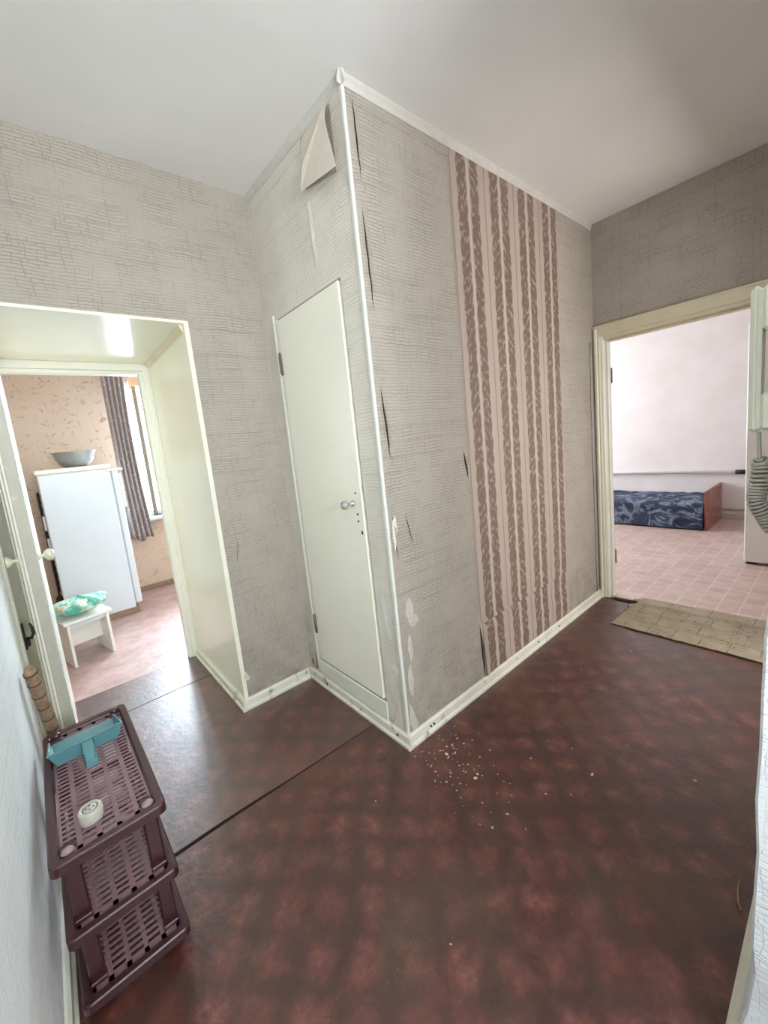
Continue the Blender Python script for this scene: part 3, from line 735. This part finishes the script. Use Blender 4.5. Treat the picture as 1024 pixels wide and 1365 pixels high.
# bottom frame bars of the near end
# ------------------------------------------------------------ dustpan on the rack
dp = empty('dustpan', (-1.024, .335, .4245), rad(7), 'teal plastic dustpan lying on the top shelf of the shoe rack', 'dustpan')
dp.rotation_euler = (0, 0, rad(3))
def dpan():
    hw0, hw1, L_, hb = .078, .086, .13, .045    # back half width, mouth half width, depth, back height
    b = MB()
    O = [(-hw0, 0), (hw0, 0), (hw1, L_), (-hw1, L_)]
    def hgt(y): return hb*(1-.85*y/L_)
    # floor
    b.quad((-hw0, 0, 0), (hw0, 0, 0), (hw1, L_, 0), (-hw1, L_, 0))
    # back wall outer + sides
    b.quad((-hw0-.016, -.010, hb), (hw0+.016, -.010, hb), (hw0, 0, 0), (-hw0, 0, 0))
    b.quad((hw0, 0, 0), (hw0+.016, -.010, hb), (hw1+.003, L_, .008), (hw1, L_, 0))
    b.quad((-hw0, 0, 0), (-hw1, L_, 0), (-hw1-.003, L_, .008), (-hw0-.016, -.010, hb))
    return b
dpan().build('pan', M_teal, dp, thick=.003)
MB().tube([(-.094, -.010, .045), (.094, -.010, .045), (.089, .13, .009)], .0035, 8).tube([(-.094, -.010, .045), (-.089, .13, .009)], .0035, 8).build('rim', M_teal, dp)
hd = MB()
hd.prism([(-.016, .0), (.016, .0), (.013, .014), (-.013, .014)], (0, -.004, .030), (0, -.085, -.004), (1, 0, 0), (0, 0, 1))
hd.tube([(-.013, -.004, .040), (-.011, -.08, .012), (.011, -.08, .012), (.013, -.004, .040)], .003, 8)
hd.build('handle', M_teal, dp)
# ------------------------------------------------------------ round socket fitting
sk = empty('socket_fitting', (-1.040, .040, .4165), 0, 'small round aged-white socket fitting with dark ring on the shoe rack', 'socket')
Mt = Matrix.Identity(4)
b = MB().lathe([(.0255, 0), (.0265, .004), (.0265, .028), (.0235, .033), (.0175, .033), (.0165, .031)], 32, Mt)
b.build('housing', M_socket, sk)
MB().lathe([(.0175, .0305), (.0172, .0318), (.0148, .0318), (.0145, .0305)], 32).build('dark_ring', M_black, sk)
MB().lathe([(.0150, .030), (.0148, .0325), (.0001, .033)], 32).build('face', M_socket, sk)
for k in range(4):
    a = rad(40+90*k*.6)
    MB().lathe([(.0018, .0325), (.0018, .0338), (.0001, .0338)], 10, Matrix.Translation((.008*math.cos(k*PI/2), .008*math.sin(k*PI/2), 0))).build('screw', M_black, sk)

# ------------------------------------------------------------ straw broom
br = empty('straw_broom', (-1.105, .735, 0), 0, 'short straw whisk broom standing upright behind the shoe rack', 'broom')
ax0 = Vector((.012, .06, .0)); ax1 = Vector((-.030, -.165, .66))
def bpt(t): return ax0.lerp(ax1, t)
N = 26; prf = []
for k in range(N+1):
    t = k/N; r = .070*(1-t/.45)+.026*(t/.45) if t < .45 else .026-.004*(t-.45)
    r *= 1+.03*math.sin(t*95) if t > .35 else 1
    if k == N: r *= .6
    prf.append(r)
MB().tube([bpt(k/N) for k in range(N+1)], [r*.78 for r in prf], 14).build('straw_bundle', M_straw, br)
for t in (.50, .58, .66, .74, .82, .90, .965):
    c = bpt(t); d = (ax1-ax0).normalized()*.005
    MB().tube([c-d*.5, c+d*.5], .0202, 14).build('binding', M_strawband, br)
hair = MB()
for k in range(60):
    a = 2*PI*k/60; e1 = bpt(.0)+Vector((math.cos(a)*.045, math.sin(a)*.05, .0)); e2 = bpt(.45)+Vector((math.cos(a)*.014, math.sin(a)*.014, 0))
    hair.tube([e1, e2], .0018, 4)
hair.build('loose_straws', M_straw, br)

# ------------------------------------------------------------ fridge + bowl
fr = empty('refrigerator', (-.78, 3.17, 0), 0, 'white refrigerator seen from its side in the kitchen', 'refrigerator')
MB().box((-.255, -.27, .05), (.235, .27, 1.30), .008).build('cabinet', M_white, fr)
MB().box((-.27, -.275, 1.30), (.245, .275, 1.34), .010).build('top_panel', M_cream, fr)
dr = MB().box((.238, -.27, .085), (.290, .27, 1.285), .010).build('door', M_white, fr)
MB().box((.290, -.262, .95), (.312, -.235, 1.25), .006).build('handle', M_cream, dr)
MB().box((.20, -.275, 1.275), (.330, -.20, 1.298), .006).build('hinge_cap', M_cream, fr)
MB().box((-.25, -.26, 0.0), (.26, .26, .05), .004).build('plinth', M_board, fr)
cn = MB()
for k in range(14): cn.tube([(-.268, -.24, .35+.06*k), (-.268, .24, .35+.06*k)], .006, 6)
for y in (-.24, 0, .24): cn.tube([(-.275, y, .32), (-.275, y, 1.16)], .006, 6)
cn.build('condenser_grille', M_black, fr)
MB().box((-.31, -.23, .02), (-.258, .23, .22), .02).build('compressor', M_black, fr)
MB().box((-.275, -.262, .62), (-.258, -.245, .80), .003).box((-.275, -.262, .86), (-.258, -.245, .98), .003).build('bracket', M_knobgrey, fr)
bw = empty('metal_bowl', (-.757, 3.15, 1.341), 0, 'wide steel mixing bowl sitting on top of the refrigerator', 'bowl')
MB().lathe([(.0001, 0), (.075, 0), (.105, .022), (.138, .070), (.152, .125), (.160, .130), (.159, .133), (.149, .128), (.135, .072), (.102, .026), (.072, .005), (.0001, .005)], 40).build('bowl_shell', M_steel, bw)

# ------------------------------------------------------------ stool with cloth
st = empty('stool', (-.957, 2.29, 0), rad(14), 'small white laminated stool in front of the refrigerator', 'stool')
MB().box((-.125, -.15, 0), (-.108, .15, .30), .002).build('side_panel', M_stoolm, st)
MB().box((.108, -.15, 0), (.125, .15, .30), .002).build('side_panel', M_stoolm, st)
MB().box((-.145, -.17, .30), (.145, .17, .318), .003).build('seat', M_stoolm, st)
MB().box((-.108, -.01, .10), (.108, .006, .30), .002).build('stretcher', M_stoolm, st)
MB().box((-.108, -.135, .262), (.108, -.120, .30), .002).build('apron', M_white, st)
ct = MB()
def cfn(u, v):
    a = u*2*PI; ph = v*PI
    r = 1+.22*noise.noise((math.cos(a)*1.6, math.sin(a)*1.6, v*3.2))+.08*math.sin(a*7+v*9)
    return (.162*r*math.sin(ph)*math.cos(a), .135*r*math.sin(ph)*math.sin(a)*(1.0), .058-.055*math.cos(ph)*(1+(.5*noise.noise((math.cos(a)*2, math.sin(a)*2, 4)) if ph > 1.6 else 0)))
ct.grid(48, 24, cfn)
co = ct.build('cloth_bundle', M_cloth); co.location = (-.950, 2.26, .326)
tag(co, 'crumpled mint printed cloth bundle on the white stool', 'cloth')
kn = MB().grid(24, 12, lambda u, v: (.055*math.sin(v*PI)*math.cos(u*2*PI)*(1+.3*math.sin(u*2*PI*5)), .045*math.sin(v*PI)*math.sin(u*2*PI), .03-.03*math.cos(v*PI)))
k2 = kn.build('knot', M_cloth, co); k2.location = (.085, -.09, .045)

# ------------------------------------------------------------ curtains
def fold(x0, x1, y, z0, z1, amp, nf, seed, sway=0.0):
    b = MB()
    def fn(u, v):
        z = z0+(z1-z0)*v
        squeeze = 1-.18*math.sin(PI*min(1, (1-v)*1.2))*0
        x = x0+(x1-x0)*(1-.22*math.sin(v*2.6+.2))*u + sway*(1-v)
        return (x, y+amp*math.sin(u*nf*2*PI+seed+.8*math.sin(v*2.2))*(1.1-.3*v)+.01*noise.noise((u*3, v*4, seed)), z + (.02*math.sin(u*9+seed) if v == 0 else 0))
    b.grid(120, 30, fn, lambda u, v: (u*(x1-x0)*2.6, z0+(z1-z0)*v))
    return b
cu = fold(-.425, -.215, 3.40, .56, 2.42, .030, 4.5, .4, .0).build('curtain', M_curtain, thick=.0015)
tag(cu, 'grey curtain with pale spots hanging left of the kitchen window', 'curtain')
sh = fold(-.30, -.165, 3.47, .66, 2.42, .012, 7, 2.0).build('lace_curtain', M_sheer)
tag(sh, 'sheer white lace curtain hanging behind the grey curtain', 'curtain')
rd = MB().tube([(-.6, 3.42, 2.435), (1.2, 3.42, 2.435)], .010, 10).build('curtain_rod', M_white)
tag(rd, 'white rod that carries the kitchen curtains', 'curtain rod')

# ------------------------------------------------------------ bedroom contents
bd = empty('bed', (4.55, .85, 0), 0, 'low bed covered by a marbled navy throw with red veneer footboard', 'bed')
MB().box((-.34, -1.0, .05), (.33, 1.0, .19), .01).build('bed_base', M_redwood, bd)
def cover(u, v):
    # u along the bed length, v across from the floor in front over the top to the wall
    y = -1.0+2.0*u
    s = v*1.05
    n = .018*noise.noise((u*9, v*7, 0))+.008*noise.noise((u*26, v*20, 3))
    if s < .26: return (-.355+n-.02*(1-s/.26), y, .015+s)
    t = min(1, (s-.26)/.06)
    return (-.355+.0*t+(s-.26)*.87+n*.2, y, .275+.012*math.sin(t*PI/2)+n)
MB().grid(90, 50, cover).build('throw', M_navy, bd, thick=.006)
MB().box((-.36, -1.035, 0), (.345, -1.012, .415), .004).build('footboard', M_redwood, bd)
pp = empty('heating_pipe', (4.86, 0, .53), 0, 'white painted heating pipe along the bedroom wall above the bed', 'pipe')
MB().tube([(0, -.33, 0), (0, 2.84, .006)], .019, 12).build('pipe_run', M_pipe, pp)
MB().tube([(0, -.40, 0), (0, -.30, 0)], .025, 12).build('end_coupling', M_metal_dark, pp)
for y in (.5, 1.7): MB().box((0, y-.01, -.016), (.04, y+.01, .016), .002).build('bracket', M_pipe, pp)
pq = MB().tube([(4.862, -.9, .11), (4.862, -.2, .105)], .012, 10).build('floor_pipe', M_casing)
tag(pq, 'cream pipe running low along the wall beside the bed footboard', 'pipe')
cbn = empty('wardrobe', (3.365, -.90, 0), 0, 'plain tall white wardrobe standing in the bedroom', 'wardrobe')
MB().box((-.155, -.30, .022), (.165, .305, 1.845), .003).build('carcass', M_white, cbn)
MB().box((-.165, -.30, .022), (-.156, .300, 1.845), .002).build('door', M_stoolm, cbn)
for (x, y) in ((-.14, .26), (-.14, -.26), (.14, .26), (.14, -.26)):
    MB().box((x-.02, y-.03, 0), (x+.02, y+.03, .022), .002).build('foot', M_black, cbn)

# ------------------------------------------------------------ door mat
def matfn(u, v):
    # u along doorway (towards -y), v from corridor edge into the bedroom
    P00 = Vector((1.572, -.205)); P10 = Vector((1.560, -1.02)); P01 = Vector((2.07, -.215)); P11 = Vector((2.10, -1.02))
    p = P00.lerp(P10, u).lerp(P01.lerp(P11, u), v)
    z = .006+.003*max(0, noise.noise((u*5, v*6, 2)))+.009*math.exp(-((v-.80)/.035)**2)+.006*math.exp(-((v-.52-.1*u)/.025)**2)*(.5+.5*math.sin(u*6))
    if u < .05 and v > .6: p.y += .02*math.sin(v*30)
    return (p.x+.006*noise.noise((u*14, 0, 5))*(v < .03), p.y, z)
mt = MB().grid(70, 50, matfn, lambda u, v: (u*.82, v*.5)).build('door_mat', M_mat, thick=.004)
tag(mt, 'worn beige-brown patterned mat laid across the bedroom threshold', 'mat')
fl2 = MB().quad((1.955, -.075, .003), (1.99, -.09, .004), (1.985, -.23, .010), (1.95, -.215, .006)).build('lifted_linoleum_edge', M_subfloor, fl, thick=.002)

# ------------------------------------------------------------ intercom handset at the nearest wall corner
ic = empty('intercom', (-.075, -1.078, 1.335), 0, 'ivory wall intercom with handset on the nearest wall corner', 'intercom')
MB().box((-.020, 0, -.108), (.065, .020, .112), .006).build('base_plate', M_interc, ic)
hs = MB().box((-.025, .036, -.112), (.022, .050, .112), .006).build('handset', M_interc, ic)
MB().box((-.024, .021, .045), (.021, .037, .110), .005).build('ear_cup', M_interc, hs)
MB().box((-.024, .021, -.110), (.021, .037, -.050), .005).build('mouth_cup', M_interc, hs)
MB().box((-.0262, .0405, -.108), (-.0245, .0425, .108)).build('seam_line', M_greyband, hs)
cordpts = []
path = [Vector((-.01, .038, -.112)), Vector((-.012, .036, -.150)), Vector((-.008, .034, -.165)), Vector((-.012, .036, -.20)), Vector((-.014, .038, -.225)), Vector((-.008, .028, -.252)), Vector((.0, .018, -.272)), Vector((.01, .012, -.255)), Vector((.01, .006, -.22)), Vector((.01, .004, -.175)), Vector((.012, .008, -.13)), Vector((.012, .006, -.108))]
def catm(P, t):
    n = len(P)-1; k = min(int(t*n), n-1); f_ = t*n-k
    p0 = P[max(k-1, 0)]; p1 = P[k]; p2 = P[k+1]; p3 = P[min(k+2, n)]
    return .5*((2*p1)+(p2-p0)*f_+(2*p0-5*p1+4*p2-p3)*f_*f_+(3*p1-p0-3*p2+p3)*f_**3)
Nn = 1500; turns = 58
prev = None; up = Vector((1, 0, 0))
for k in range(Nn+1):
    t = k/Nn; c = catm(path, t); d = (catm(path, min(1, t+.002))-catm(path, max(0, t-.002))).normalized()
    up = (up-d*up.dot(d)).normalized(); sd = d.cross(up)
    en = min(1, max(0, (t-.12)/.03))*min(1, max(0, (.95-t)/.03))
    r = .0105*en; a = 2*PI*turns*t
    cordpts.append(c+(up*math.cos(a)+sd*math.sin(a))*r)
MB().tube(cordpts, .0026, 6).build('coiled_cord', M_coil, ic)

# ------------------------------------------------------------ crumbs on the floor
random.seed(12)
b = MB()
for k in range(120):
    if k < 70: x, y = random.gauss(.085, .07), random.gauss(-.15, .075)
    elif k < 105: x, y = random.gauss(.03, .10), random.gauss(-.33, .10)
    else: x, y = random.uniform(-.7, 1.4), random.uniform(-.95, -.05)
    if y > -.03: continue
    r = random.choice((.0012, .0016, .0022)) if k != 40 and k != 97 else .005
    if k in (100, 110, 105): r = .004
    a = random.random()*PI; e = r*random.uniform(.8, 2.2)
    ca, sa = math.cos(a), math.sin(a)
    q = [(x+ca*e-sa*r, y+sa*e+ca*r), (x-ca*e-sa*r, y-sa*e+ca*r), (x-ca*e+sa*r, y-sa*e-ca*r), (x+ca*e+sa*r, y+sa*e-ca*r)]
    top = (x, y, r*1.3)
    for j in range(4): b.quad((*q[j], .0004), (*q[(j+1) % 4], .0004), top)
o = b.build('plaster_crumbs', M_plaster); tag(o, 'scatter of pale plaster crumbs on the linoleum by the closet corner', 'debris', kind='stuff')
tw = MB().tube([(.185, -1.000, .004), (.20, -.992, .009), (.235, -.986, .008), (.275, -.985, .003)], [.003, .003, .0025, .002], 6).build('wood_sliver', M_straw)
tag(tw, 'thin curled wood sliver on the floor by the nearest skirting', 'sliver')
